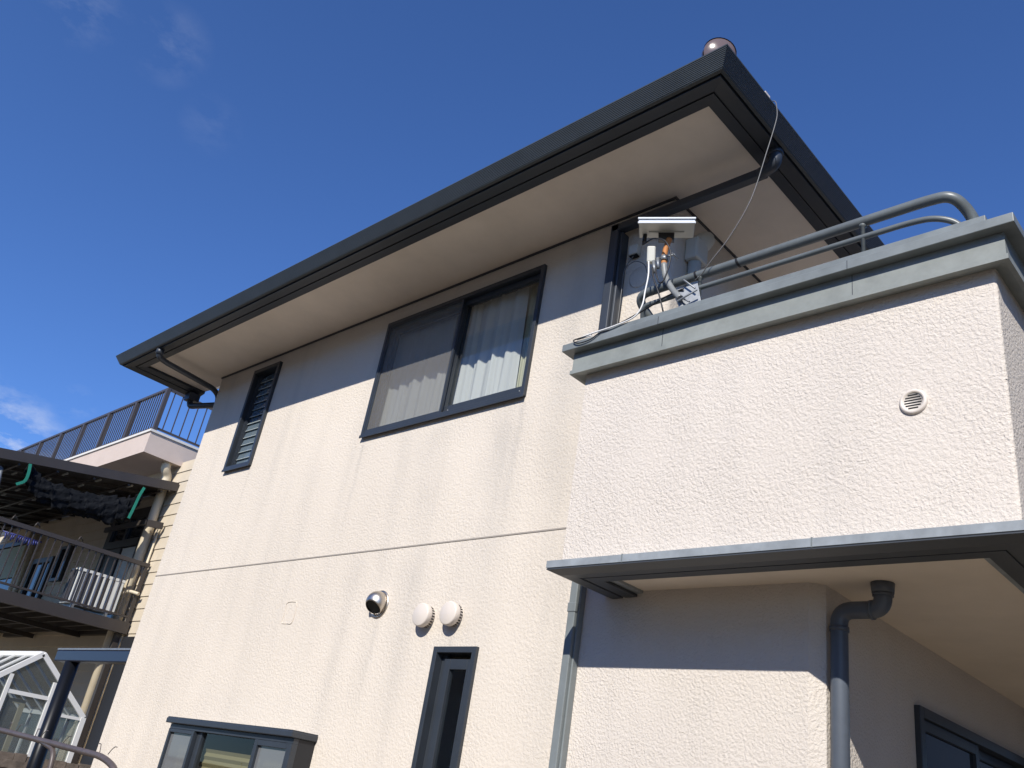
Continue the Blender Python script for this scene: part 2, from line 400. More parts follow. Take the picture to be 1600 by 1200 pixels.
# ground storey wall right of the tall narrow window: rough stucco
w = MB()
w.quad((-3.0, YF, 0), (XR1 - 0.055, YF, 0), (XR1 - 0.055, YF, 3.2), (-3.0, YF, 3.2))
rcorner(w, XR1 - 0.055, YF + 0.055, 0.055, 0, 3.2, 1); w.sm[-1] = False
SW = (4.62, 6.46, 0.3, 2.385)
pr = lambda u, z, d: (XR1 - d, u, z)
holed(w, YF + 0.055, 9.5, 0, 3.2, [SW], pr)
w.build('wall', M['rough'], house)
# floor joint line
j = MB(); j.box(XL + 0.002, -2.84, YF - 0.004, YF + 0.01, 3.094, 3.103); j.box(XL - 0.004, XL + 0.01, YF + 0.012, 9.4, 3.094, 3.103); j.build('floor_joint', M['joint'], house)
# patched outline of an old fitting
j = MB()
pp = rounded([(-5.80, 3.598, 2.603), (-5.745, 3.598, 2.598), (-5.735, 3.598, 2.68), (-5.745, 3.598, 2.762), (-5.81, 3.598, 2.768), (-5.885, 3.598, 2.762), (-5.878, 3.598, 2.69), (-5.886, 3.598, 2.606), (-5.80, 3.598, 2.603)], 0.028)
j.tube(pp, 0.0032, 6); j.build('sealed_patch', M['facade'], house)

# roof: eaves
GO = [(-9.10, 3.70), (-9.10, 2.755), (-1.79, 2.755), (-1.79, 9.8)]        # outer top edge of the gutter
prof = [(0, 5.284)]
for k in range(11):
    t = k / 11; o_ = -0.052 * t; z_ = 5.280 - 0.086 * t
    prof += [(o_, z_), (o_ - 0.0006, z_ - 0.0042), (o_ - 0.0032, z_ - 0.0048)]
prof += [(-0.055, 5.190), (-0.072, 5.183), (-0.074, 5.20), (-0.082, 5.20), (-0.082, 5.284)]
gt = MB().sweep(GO, prof).build('gutter', M['gutter'], house)
fp = [(-0.082, 5.19), (-0.084, 5.176), (-0.168, 5.192), (-0.170, 5.205), (-0.182, 5.205), (-0.184, 5.196), (-0.262, 5.211), (-0.262, 5.262), (-0.082, 5.262)]
MB().sweep(GO, fp).build('fascia', M['fascia'], house)
so = MB()
x0, x1, y0 = -9.10 + 0.262, -1.79 - 0.262 + 0.03, 2.755 + 0.262
so.box(x0, x1, y0, YF + 0.01, 5.237, 5.25); so.box(x0, XL, YF + 0.01, 3.70, 5.237, 5.25); so.box(XR2 - 0.05, x1, YF + 0.01, 9.8, 5.237, 5.25)
so.build('soffit', M['soffit'], house)
tr = MB(); tr.sweep([(XL, 9.4), (XL, YF), (XR2, YF), (XR2, 9.4)], [(0.001, 5.222), (0.012, 5.222), (0.012, 5.236), (0.001, 5.236)]); tr.build('eave_bead', M['dark'], house)
rf = MB(); zt = 5.262
A, B, C_, D_ = (-9.03, 2.83, zt), (-1.86, 2.83, zt), (-1.86, 9.8, zt), (-9.03, 9.8, zt)
E_, F_ = (-6.2, 6.0, zt + 1.35), (-4.7, 6.0, zt + 1.35)
rf.quad(A, B, F_, E_); rf.quad(B, C_, F_); D2 = (-8.30, 9.8, zt); A2 = (-9.03, 3.70, zt); A3 = (-8.30, 3.70, zt); rf.quad(C_, D2, E_, F_); rf.quad(A, E_, A2); rf.quad(A2, E_, A3); rf.quad(A3, E_, D2); rf.quad((-9.03, 2.83, 5.255), (-9.03, 3.7, 5.255), (-1.86, 3.7, 5.255), (-1.86, 2.83, 5.255))
roof = rf.build('roof', M['tile'], house)
ft = MB()
for k in range(28):                                        # front edge tiles
    xx = -8.9 + k * 0.255; ft.tube([(xx, 2.80, 5.275), (xx, 3.3, 5.275 + 0.5 * 0.42)], 0.035, 8)
ft.build('eave_tile', M['tile'], roof)
def hipcap(x, y, z, d, n, r=0.075):
    hb = MB(); d = Vector(d).normalized()
    for k in range(n):
        a = Vector((x, y, z)) + d * 0.26 * k; b = a + d * 0.27
        hb.lathe([(0.0, -0.018), (r * 0.45, -0.014), (r * 0.8, -0.004), (r * 0.98, 0.004), (r * 1.0, 0.006)], a, b - a, 28); hb.lathe([(r * 1.06, 0.004), (r * 1.06, 0.034)], a, b - a, 28); hb.lathe([(r * 1.0, 0.034), (r * 0.93, 0.27)], a, b - a, 28)
    return hb.build('hip_tile', M['tile'], roof)
hipcap(-1.90, 2.86, 5.385, (-0.70, 0.70, 0.28), 9, 0.086)
hipcap(-8.97, 2.90, 5.345, (0.65, 0.72, 0.30), 6, 0.05)
# small gutter outlet piece peeping over the right gutter
MB().box(-1.815, -1.797, 3.17, 3.22, 5.28, 5.312).build('gutter_clip', M['white'], house)

# eave downpipe on the right: outlet elbow, run along the soffit, down beside the balcony
dp = MB()
dp.box(-3.065, -1.98, 3.505, 3.56, 5.065, 5.118)
dp.box(-3.07, -3.005, 3.505, 3.565, 3.95, 5.122)
dp.box(-3.005, -2.985, 3.53, 3.60, 3.95, 5.06)
dp.tube(rounded([(-2.02, 3.532, 5.092), (-1.905, 3.50, 5.092), (-1.905, 3.50, 5.19)], 0.07), 0.036, 14)
dp.tube([(-1.905, 3.50, 5.155), (-1.905, 3.50, 5.185)], 0.043, 14)
dp.build('downpipe', M['navypipe'], house, bevel=0.006)
# left eave downpipe
dp = MB()
dp.tube(rounded([(-8.20, 2.86, 5.19), (-8.20, 2.86, 5.105), (-8.24, 2.95, 5.10), (-8.31, 3.55, 5.09), (-8.33, 3.64, 5.05), (-8.34, 3.68, 4.80), (-8.34, 3.68, 0.1)], 0.05), 0.029, 12)
dp.tube([(-8.20, 2.86, 5.125), (-8.20, 2.86, 5.185)], 0.038, 12)
dp.build('downpipe', M['navypipe'], house)
dp = MB()
dp.tube(rounded([(-8.93, 3.60, 5.16), (-8.93, 3.62, 5.04), (-8.38, 3.74, 5.00), (-8.36, 3.74, 4.4)], 0.05), 0.032, 12)
dp.box(-8.99, -8.87, 3.56, 3.68, 5.10, 5.185)
dp.build('downpipe', M['navypipe'], house)

# ---------------- balcony box
BX0, BX1, BY = -2.815, -0.775, 3.17
b = MB()
b.quad((BX0, BY, 2.72), (BX1 - 0.012, BY, 2.72), (BX1 - 0.012, BY, 3.81), (BX0, BY, 3.81))
rcorner(b, BX1 - 0.012, BY + 0.012, 0.012, 2.72, 3.81, 3)
b.quad((BX1, BY + 0.012, 2.72), (BX1, 9.0, 2.72), (BX1, 9.0, 3.81), (BX1, BY + 0.012, 3.81))
b.quad((BX0, BY, 2.72), (BX0, BY, 3.81), (BX0, YF, 3.81), (BX0, YF, 2.72))
b.quad((BX0, BY + 0.16, 3.3), (BX1 - 0.16, BY + 0.16, 3.3), (BX1 - 0.16, BY + 0.16, 3.81), (BX0, BY + 0.16, 3.81))
b.quad((BX0, BY, 3.3), (BX1, BY, 3.3), (BX1, 9.0, 3.3), (BX0, 9.0, 3.3))
bal = b.build('balcony', M['rough'], house)
BP = [(BX0, YF), (BX0, BY), (BX1, BY), (BX1, 9.0)]
tp = [(0.0, 3.905), (0.0, 3.800), (0.055, 3.800), (0.055, 3.800), (0.058, 3.905)]
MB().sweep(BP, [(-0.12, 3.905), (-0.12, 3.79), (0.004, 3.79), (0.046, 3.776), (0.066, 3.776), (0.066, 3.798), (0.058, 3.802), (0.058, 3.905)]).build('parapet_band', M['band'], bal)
MB().sweep(BP, [(-0.20, 3.9065), (0.108, 3.9065), (0.108, 3.950), (0.07, 3.953), (-0.20, 3.962)]).build('parapet_cap', M['trim'], bal, bevel=0.003)
MB().box(-2.70, -0.77, 3.085, 3.36, 3.955, 3.992).build('parapet_top_plate', M['trim'], bal, bevel=0.002)
for xx in (-2.29, -1.317):
    MB().box(xx - 0.0015, xx + 0.0015, BY - 0.1092, BY - 0.09, 3.907, 3.951).build('flashing_seam', M['channel'], bal)
    MB().box(xx - 0.0015, xx + 0.0015, BY - 0.0592, BY - 0.05, 3.80, 3.906).build('flashing_seam', M['channel'], bal)
# canopy trim under the box
MB().sweep(BP, [(-0.19, 2.700), (-0.02, 2.690), (0.0, 2.694), (0.045, 2.699), (0.052, 2.703), (0.052, 2.738), (0.02, 2.748), (0.001, 2.748), (0.0005, 2.722), (-0.19, 2.722)]).build('drip_edge', M['trim2'], bal)
MB().sweep([(BX0, YF), (BX0, BY), (BX1, BY), (BX1, 9.0)], [(-0.155, 2.694), (-0.155, 2.682), (-0.082, 2.680), (-0.080, 2.686), (-0.068, 2.686), (-0.066, 2.678), (-0.002, 2.676), (0.0500, 2.694), (0.0500, 2.6985), (0.0, 2.6925), (-0.02, 2.6885)]).build('soffit_channel', M['channel'], bal)
for xx in (-2.41, -1.50): MB().box(xx - 0.003, xx + 0.003, BY - 0.0535, BY - 0.03, 2.700, 2.741).build('trim_seam', M['trim'], bal)
b = MB(); b.box(BX0 + 0.1, BX1 - 0.1, BY + 0.15, YF + 0.02, 2.712, 2.73); b.box(XR1 - 0.03, BX1 - 0.1, YF + 0.02, 9.0, 2.712, 2.73)
b.build('canopy_soffit', M['soffit'], bal)
# round vent on balcony front
v = MB().lathe([(0.054, 0), (0.054, 0.008), (0.050, 0.014), (0.040, 0.016), (0.0385, 0.010), (0.0, 0.010)], (-1.108, BY + 0.002, 3.272), (0, -1, 0), 40)
v = v.build('round_vent', M['white'], bal)
s = MB()
for k in range(6):
    z = 3.272 + (k - 2.5) * 0.0112; hw = math.sqrt(max(0.034 ** 2 - (z - 3.272) ** 2, 1e-4)) * 0.97
    s.box(-1.108 - hw, -1.108 + hw, BY - 0.0095, BY - 0.004, z - 0.0026, z + 0.0026)
s.build('vent_slot', M['black'], v)
# handrails
rl = MB()
rl.tube(rounded([(-2.47, 3.45, 3.99), (-2.50, 3.34, 4.09), (-2.56, 3.20, 4.235), (-2.30, 3.20, 4.24), (-1.02, 3.20, 4.245), (-0.915, 3.20, 4.235), (-0.865, 3.28, 4.16), (-0.85, 3.34, 3.97)], 0.085, 8), 0.0245, 16)
top = rl.build('handrail', M['rail'], bal)
rl = MB()
rl.tube(rounded([(-2.50, 3.30, 3.97), (-2.53, 3.24, 4.09), (-2.50, 3.20, 4.155), (-2.20, 3.20, 4.160), (-1.10, 3.20, 4.158), (-0.99, 3.20, 4.145), (-0.90, 3.23, 4.10), (-0.87, 3.27, 3.98)], 0.06, 8), 0.0135, 14)
rl.build('lower_rail', M['rail'], bal)
for xx in (-2.15, -1.30): MB().tube([(xx, 3.20, 3.98), (xx, 3.20, 4.212), (xx, 3.20, 4.216), (xx, 3.20, 4.225)], [0.010, 0.010, 0.018, 0.018], 12).build('rail_post', M['rail'], bal)

# downpipes on the ground storey
dp = MB()
dp.box(-3.052, -3.004, 3.535, 3.60, 0.05, 2.90); dp.box(-3.004, -2.992, 3.555, 3.598, 0.05, 2.90)
dp.box(-3.056, -3.000, 3.531, 3.602, 2.60, 2.65)
dp.build('downpipe', M['pipe'], house, bevel=0.004)
dp = MB()
px, py = -1.635, 3.66
dp.tube(rounded([(-1.447, 3.665, 2.71), (-1.447, 3.665, 2.60), (px, py, 2.60), (px, py, 0.05)], 0.062, 8), 0.037, 18)
dp.tube([(-1.447, 3.665, 2.668), (-1.447, 3.665, 2.711)], [0.045, 0.049], 18); dp.tube([(-1.447, 3.665, 2.655), (-1.447, 3.665, 2.668)], 0.043, 18)
dp.tube([(-1.50, 3.665, 2.60), (-1.487, 3.665, 2.60)], 0.041, 18); dp.tube([(px, py, 2.53), (px, py, 2.51)], 0.041, 18)
dp.build('downpipe', M['darkpipe'], house)
dp = MB(); dp.tube([(-1.62, 6.62, 0.05), (-1.62, 6.62, 2.71)], 0.05, 14); dp.tube([(-1.62, 6.62, 2.45), (-1.62, 6.62, 2.71)], 0.075, 14)
dp.build('downpipe', M['darkpipe'], house)
# pipe cover (air conditioner duct) on the upper side wall
dc = MB()
dc.tube([(-2.602, 3.80, 3.4), (-2.602, 3.80, 4.93)], 0.042, 16)
dc.build('duct_cover', M['duct'], house)
dc = MB(); dc.box(-2.643, -2.548, 3.735, 3.865, 4.84, 5.00); dc.build('duct_joint', M['duct'], house, bevel=0.014)
dc = MB(); dc.lathe([(0.058, -0.06), (0.062, 0.0), (0.055, 0.045), (0.035, 0.068), (0.0, 0.075)], (-2.585, 3.855, 5.03), (0.35, 0.45, 0.82), 18)
dc.build('duct_hood', M['duct'], house)
# outlet box and blanked round vent on upper wall
ob = MB(); ob.box(-2.945, -2.875, 3.555, 3.60, 4.87, 4.945); ob = ob.build('outlet_box', M['duct'], house, bevel=0.008)
MB().box(-2.938, -2.882, 3.562, 3.596, 4.862, 4.869).build('outlet_socket', M['black'], ob)
MB().lathe([(0.078, 0), (0.078, 0.004), (0.070, 0.007), (0, 0.007)], (-2.865, 3.601, 4.705), (0, -1, 0), 32).build('round_cover', M['facade'], house)

# ---------------- facade vents
def dome(x, z):
    t = MB().lathe([(0.062, 0), (0.062, 0.035)], (x, YF + 0.001, z), (0, -1, 0), 32).build('round_vent', M['white'], house)
    MB().lathe([(0.0715, 0.034), (0.0725, 0.036), (0.0725, 0.066), (0.070, 0.071), (0.064, 0.074), (0.0, 0.0765)], (x, YF, z), (0, -1, 0), 40).build('vent_cap', M['white'], t)
    s = MB()
    for k in range(22):
        a = 2 * math.pi * k / 22
        s.box(x + 0.0625 * math.cos(a) - 0.0035, x + 0.0625 * math.cos(a) + 0.0035, YF - 0.029, YF - 0.008, z + 0.0625 * math.sin(a) - 0.0035, z + 0.0625 * math.sin(a) + 0.0035)
    s.build('vent_slot', M['black'], t)
dome(-4.235, 2.615); dome(-3.985, 2.618)
hd = MB(); hx, hz = -4.752, 2.712
hd.lathe([(0.092, 0.0), (0.092, 0.006), (0.078, 0.008)], (hx, YF, hz), (0, -1, 0), 40)
hood_c = Vector((hx, YF - 0.022, hz + 0.004)); on = Vector((0.10, -0.62, -0.78)).normalized(); RS = 0.077; lim = 0.66
base = len(hd.v); u_ = on.orthogonal().normalized(); v_ = on.cross(u_); nn = 40; rows = 22; a0 = math.acos(lim)
for i_ in range(rows + 1):
    th = a0 + (math.pi - a0) * i_ / rows
    for j_ in range(nn):
        q = 2 * math.pi * j_ / nn; p = hood_c + (on * math.cos(th) + (u_ * math.cos(q) + v_ * math.sin(q)) * math.sin(th)) * RS
        p.y = min(p.y, YF - 0.004); hd.v.append(tuple(p))
for i_ in range(rows):
    for j_ in range(nn):
        a = base + i_ * nn + j_; b_ = base + i_ * nn + (j_ + 1) % nn; hd.f.append((a, b_, b_ + nn, a + nn)); hd.sm.append(True)
hood = hd.build('vent_hood', M['steel'], house, solid=0.002)
MB().quad(*[hood_c + on * RS * (lim - 0.16) + (u_ * math.cos(2 * math.pi * k / 30) + v_ * math.sin(2 * math.pi * k / 30)) * RS * 0.74 for k in range(30)]).build('hood_opening', M['black'], hood)

# ---------------- windows
def frame(mb, x0, x1, z0, z1, wd, ya, yb, wb=None, wt=None):
    wb = wb or wd; wt = wt or wd
    mb.box(x0, x0 + wd, ya, yb, z0, z1); mb.box(x1 - wd, x1, ya, yb, z0, z1)
    mb.box(x0 + wd, x1 - wd, ya + 0.0004, yb, z0, z0 + wb); mb.box(x0 + wd, x1 - wd, ya + 0.0004, yb, z1 - wt, z1)
def pane(x0, x1, z0, z1, y, m_, parent, name='pane'):
    return MB().quad((x0, y, z0), (x1, y, z0), (x1, y, z1), (x0, y, z1)).build(name, m_, parent)
def room(x0, x1, y1, z0, z1, name='room'):
    r = MB(); y0_ = YF + 0.125
    r.quad((x0, y1, z0), (x1, y1, z0), (x1, y1, z1), (x0, y1, z1)); r.quad((x0, y0_, z0), (x0, y1, z0), (x0, y1, z1), (x0, y0_, z1))
    r.quad((x1, y0_, z0), (x1, y1, z0), (x1, y1, z1), (x1, y0_, z1)); r.quad((x0, y0_, z0), (x1, y0_, z0), (x1, y1, z0), (x0, y1, z0)); r.quad((x0, y0_, z1), (x1, y0_, z1), (x1, y1, z1), (x0, y1, z1))
    return r.build(name, M['room'], house)
room(-5.9, -3.3, 6.6, 3.2, 5.18, 'bedroom'); room(-7.8, -6.9, 5.4, 3.2, 5.19, 'washroom'); room(-6.85, -4.9, 5.6, 0.5, 2.3, 'kitchen'); room(-4.3, -3.5, 5.0, 0.5, 2.6, 'hallway')
# main sliding window
x0, x1, z0, z1 = WIN
f = MB(); frame(f, x0 - 0.004, x1 + 0.004, z0 - 0.004, z1 + 0.004, 0.030, YF - 0.028, YF + 0.10, 0.032, 0.034)
f.box(x0 - 0.008, x1 + 0.008, YF - 0.034, YF - 0.027, z0 - 0.018, z0 + 0.006)
wn_ = f.build('window', M['dark'], house, bevel=0.002)
f = MB(); frame(f, -4.555, x1 - 0.028, z0 + 0.030, z1 - 0.034, 0.034, YF + 0.008, YF + 0.040, 0.062, 0.040); f = f.build('sash', M['dark'], wn_, bevel=0.002)
pane(-4.523, x1 - 0.060, z0 + 0.09, z1 - 0.072, YF + 0.024, M['glass'], wn_)
f = MB(); frame(f, x0 + 0.028, -4.52, z0 + 0.030, z1 - 0.034, 0.034, YF + 0.045, YF + 0.075, 0.062, 0.040); f.build('sash', M['dark'], wn_, bevel=0.002)
pane(x0 + 0.06, -4.553, z0 + 0.09, z1 - 0.072, YF + 0.060, M['glass'], wn_)
f = MB(); frame(f, x0 + 0.026, -4.515, z0 + 0.026, z1 - 0.030, 0.020, YF - 0.022, YF - 0.006, 0.022, 0.02); f.build('screen_frame', M['dark'], wn_)
pane(x0 + 0.045, -4.534, z0 + 0.047, z1 - 0.049, YF - 0.013, M['screen'], wn_, 'insect_screen')
for xx, zz in ((-4.475, z0 + 0.052), (x1 - 0.075, z0 + 0.055)): MB().lathe([(0.006, 0), (0.006, 0.003), (0, 0.004)], (xx, YF + 0.008, zz), (0, -1, 0), 12).build('screw', M['galv'], wn_)
# sheer curtains behind it
def wavy(x0, x1, z0, z1, y, amp, waves, seed, n=220, pinch=0.0):
    rr = random.Random(seed); ph = [rr.uniform(0, 6.28) for _ in range(4)]; m_ = MB(); rows = 10
    for r in range(rows + 1):
        t = r / rows
        for i in range(n + 1):
            u = i / n; x = x0 + (x1 - x0) * (u + pinch * t * 0)
            a = amp * (1.0 - 0.45 * t) * (math.sin(u * waves * 6.28 + ph[0] + 0.5 * math.sin(t * 2 + ph[1])) + 0.45 * math.sin(u * waves * 2.3 * 6.28 + ph[2] + t) + 0.35 * math.sin(u * waves * 0.37 * 6.28 + ph[3]))
            m_.v.append((x + 0.012 * math.sin(t * 3 + u * 20), y + a, z0 + (z1 - z0) * t))
    for r in range(rows):
        for i in range(n):
            a = r * (n + 1) + i; m_.f.append((a, a + 1, a + n + 2, a + n + 1)); m_.sm.append(True)
    return m_
tag(wavy(-5.47, -4.72, 3.7, 5.10, YF + 0.105, 0.020, 5, 3).build('curtain', M['curtain']), 'white sheer curtain behind the insect screened left half of the upper window', 'curtain', 'sheer curtains in the upper window')
tag(wavy(-4.71, -3.95, 3.7, 5.10, YF + 0.105, 0.020, 5, 11).build('curtain', M['curtain']), 'white sheer curtain behind the clear right half of the upper window', 'curtain', 'sheer curtains in the upper window')
tag(wavy(-3.97, -3.72, 3.7, 5.10, YF + 0.150, 0.010, 4, 5, 60).build('drape', M['drape']), 'olive drape at the right edge of the upper window', 'curtain')

# louvre window
x0, x1, z0, z1 = LOU
f = MB(); frame(f, x0 - 0.004, x1 + 0.004, z0 - 0.004, z1 + 0.004, 0.035, YF - 0.030, YF + 0.10, 0.04, 0.04); f.box(x0 - 0.008, x1 + 0.008, YF - 0.036, YF - 0.03, z0 - 0.014, z0 + 0.010)
lw = f.build('louvre_window', M['dark'], house, bevel=0.002)
f = MB(); f.box(x0 + 0.033, x0 + 0.085, YF + 0.02, YF + 0.05, z0 + 0.036, z1 - 0.036); f.box(x0 + 0.050, x0 + 0.057, YF + 0.008, YF + 0.02, z0 + 0.036, z1 - 0.036); f.box(x0 + 0.07, x0 + 0.077, YF + 0.008, YF + 0.02, z0 + 0.036, z1 - 0.036)
f.box(x1 - 0.060, x1 - 0.033, YF + 0.015, YF + 0.05, z0 + 0.036, z1 - 0.036); f.build('stile', M['dark'], lw)
for k in range(13):
    z = z0 + 0.085 + k * 0.0745
    gl_ = MB().bar((x0 + 0.087, YF + 0.040, z), (x1 - 0.062, YF + 0.040, z), 0.005, 0.082, up=(0, 0.20, 1)).build('glass_louvre', M['lglass'], lw)
    MB().box(x0 + 0.087, x1 - 0.062, YF + 0.026, YF + 0.031, z - 0.042, z - 0.037).build('glass_edge', M['gedge'], gl_)
MB().box(x0 + 0.09, x1 - 0.06, YF + 0.11, YF + 0.114, z0, z1).build('insect_screen', M['screen'], lw)
# tall narrow window
x0, x1, z0, z1 = NAR
f = MB(); frame(f, x0 - 0.004, x1 + 0.004, z0, z1 + 0.004, 0.036, YF - 0.022, YF + 0.10); nw = f.build('narrow_window', M['dark'], house, bevel=0.003)
f = MB(); frame(f, x0 + 0.075, x1 - 0.034, z0 + 0.04, z1 - 0.062, 0.055, YF + 0.012, YF + 0.05, 0.055, 0.060); f.box(x0 + 0.033, x0 + 0.073, YF + 0.03, YF + 0.06, z0, z1 - 0.03); f.build('sash', M['dark'], nw, bevel=0.003)
pane(x0 + 0.128, x1 - 0.087, z0 + 0.09, z1 - 0.12, YF + 0.032, M['glass'], nw)
MB().box(-3.895, -3.862, YF + 0.075, YF + 0.085, z0, 2.17).build('inner_strip', M['cwhite'], nw)

# bay window
hx0, hx1 = -6.79, -5.085
bw = MB().box(hx0, hx1, 3.395, YF + 0.0, 1.825, 1.862).build('bay_window', M['dark'], house, bevel=0.006)
MB().box(hx0 + 0.006, hx1 - 0.006, 3.402, YF - 0.001, 1.862, 1.870).build('hood_lip', M['dark'], bw)
f = MB(); ya, yb = 3.425, 3.47
f.box(-6.76, -5.10, ya + 0.004, yb, 1.79, 1.824); f.box(-6.76, -5.10, ya, 3.62, 0.70, 0.80)
f.box(-6.76, -6.735, ya, yb, 0.80, 1.79); f.box(-6.40, -6.372, ya, yb, 0.80, 1.79); f.box(-6.735, -6.40, ya, yb, 1.765, 1.789)
f.box(-6.362, -6.30, ya + 0.03, yb + 0.03, 0.80, 1.79)
f.box(-5.54, -5.50, ya, yb, 0.80, 1.79); f.box(-5.50, -5.155, ya, yb, 1.755, 1.789); f.box(-5.155, -5.10, ya, yb, 0.80, 1.79)
f.build('bay_frame', M['dark'], bw, bevel=0.002)
MB().box(-5.12, -5.102, yb, YF, 0.80, 1.823).build('side_panel', M['bayside'], bw)
MB().box(-6.758, -6.74, yb, YF, 0.80, 1.823).build('side_panel', M['dark'], bw)
pane(-6.735, -6.40, 0.80, 1.765, ya + 0.02, M['frost'], bw); pane(-5.50, -5.155, 0.80, 1.755, ya + 0.02, M['frost'], bw); pane(-6.30, -5.54, 0.80, 1.79, ya + 0.05, M['dimglass'], bw)
bl = MB(); n = 36
for k in range(n):
    za = 1.69 - k * 0.024; zb = za - 0.024; p = 0.006 if k % 2 else -0.006
    bl.quad((-6.72, 3.53 + p, za), (-5.13, 3.53 + p, za), (-5.13, 3.53 - p, zb), (-6.72, 3.53 - p, zb))
tag(bl.build('pleated_blind', M['blind']), 'yellow pleated blind inside the ground floor bay window', 'blind')

# side wall window under the canopy
f = MB(); ya0, ya1, za0, za1 = SW; XX = XR1
def sframe(mb, y0, y1, z0, z1, wd, xa, xb):
    mb.box(xb, xa, y0, y0 + wd, z0, z1); mb.box(xb, xa, y1 - wd, y1, z0, z1); mb.box(xb, xa - 0.0004, y0 + wd, y1 - wd, z1 - wd, z1); mb.box(xb, xa - 0.0004, y0 + wd, y1 - wd, z0, z0 + wd)
sframe(f, ya0 - 0.004, ya1 + 0.004, za0, za1 + 0.004, 0.05, XX + 0.03, XX - 0.10)
swn = f.build('side_window', M['dark'], house, bevel=0.003)
f = MB(); sframe(f, ya0 + 0.05, 5.50, za0 + 0.04, za1 - 0.05, 0.05, XX + 0.012, XX - 0.02); sframe(f, 5.45, ya1 - 0.045, za0 + 0.04, za1 - 0.05, 0.05, XX - 0.03, XX - 0.06); f.build('sash', M['dark'], swn)
MB().quad((XX - 0.005, 4.70, 0.35), (XX - 0.005, 5.45, 0.35), (XX - 0.005, 5.45, 2.30), (XX - 0.005, 4.70, 2.30)).build('pane', M['nglass'], swn)
MB().quad((XX - 0.045, 5.50, 0.35), (XX - 0.045, 6.40, 0.35), (XX - 0.045, 6.40, 2.30), (XX - 0.045, 5.50, 2.30)).build('pane', M['nglass'], swn)

# ================================================================== things on the balcony
ap = empty('panel_antenna', (-2.335, 3.12, 4.55), 'flat off white panel antenna on a rusty bent mast above the balcony rail', 'antenna')
d1 = Vector((0.821, 0.569, 0.052)).normalized(); n1_ = Vector((0.566, -0.796, -0.215)); n1_ = (n1_ - d1 * n1_.dot(d1)).normalized(); d2 = -n1_; d3 = d1.cross(d2).normalized(); cpt = Vector((-2.335, 3.12, 4.555))
def obox(mb, c, a, b_, h, zo=0.0, cx=0.0, cy=0.0):
    i = len(mb.v)
    for z in (-h / 2, h / 2):
        for q in ((-a / 2, -b_ / 2), (a / 2, -b_ / 2), (a / 2, b_ / 2), (-a / 2, b_ / 2)): mb.v.append(tuple(c + d1 * (q[0] + cx) + d2 * (q[1] + cy) + d3 * (z + zo)))
    for f in ((0, 3, 2, 1), (4, 5, 6, 7), (0, 1, 5, 4), (1, 2, 6, 5), (2, 3, 7, 6), (3, 0, 4, 7)): mb.f.append(tuple(i + k for k in f)); mb.sm.append(False)
    return mb
obox(MB(), cpt, 0.295, 0.185, 0.024).build('housing', M['apbody'], ap, bevel=0.004)
fl = MB(); obox(fl, cpt, 0.305, 0.012, 0.010, 0.017, 0, -0.098); obox(fl, cpt, 0.305, 0.012, 0.010, -0.008, 0, -0.098); obox(fl, cpt, 0.297, 0.006, 0.018, 0.004, 0, -0.094); fl.build('flange', M['apmetal'], ap, bevel=0.002)
obox(MB(), cpt, 0.19, 0.014, 0.008, -0.014, 0, 0.01).build('rib', M['apbody'], ap, bevel=0.003)
cn = MB(); p_ = cpt + d1 * -0.115 + d2 * 0.05; cn.tube([p_ + Vector((0, 0, -0.010)), p_ + Vector((0, 0, -0.065))], 0.012, 10); cn.build('connector', M['cable'], ap)
obox(MB(), cpt, 0.085, 0.05, 0.045, -0.036, 0.0, 0.03).build('clamp', M['cable'], ap, bevel=0.004)
mt = MB(); top_ = cpt + Vector((0, 0, -0.05)) + d2 * 0.03
ms_path = curve([(-2.325, 3.14, 4.50), (-2.345, 3.14, 4.42), (-2.345, 3.14, 4.34), (-2.325, 3.14, 4.25), (-2.27, 3.13, 4.15), (-2.20, 3.11, 4.06)], 8)
mt.tube(ms_path[16:], 0.0165, 14); mt.build('mast', M['mast'], ap)
MB().tube(ms_path[:20], 0.0155, 14).build('mast_collar', M['rust'], ap)
cpn = MB(); cpn.tube([(-2.40, 3.13, 4.385), (-2.27, 3.13, 4.37)], 0.005, 8); cpn.tube([(-2.345, 3.14, 4.36), (-2.345, 3.14, 4.39)], 0.021, 12); cpn.tube([(-2.27, 3.10, 4.36), (-2.27, 3.16, 4.36)], 0.004, 6); cpn.build('u_bolt', M['galv'], ap)
pk = MB(); pk.bar((-2.235, 3.135, 4.075), (-2.125, 3.165, 4.10), 0.006, 0.125); pk.tube([(-2.24, 3.12, 4.10), (-2.15, 3.12, 4.03)], 0.005, 8); pk.tube([(-2.19, 3.11, 4.17), (-2.13, 3.13, 4.11)], 0.005, 8); pk.tube([(-2.21, 3.10, 4.04), (-2.11, 3.12, 4.09)], 0.005, 8); pk.build('bracket_plate', M['galv'], ap, bevel=0.001)
pe = MB(); obox(pe, Vector((-2.405, 3.10, 4.395)), 0.046, 0.04, 0.095); pe = pe.build('power_box', M['apbody'], ap, bevel=0.008)
pe2 = MB(); pe2.tube([(-2.385, 3.10, 4.35), (-2.372, 3.10, 4.27)], 0.009, 8); pe2.tube([(-2.36, 3.10, 4.36), (-2.35, 3.10, 4.29)], 0.008, 8); pe2.build('gland', M['galv'], ap)
def wire(pts, r, m_, label, grp='cables of the balcony antenna', nm='cable'):
    return tag(MB().tube(curve(pts, 8), r, 8).build(nm, M[m_]), label, 'cable', grp)
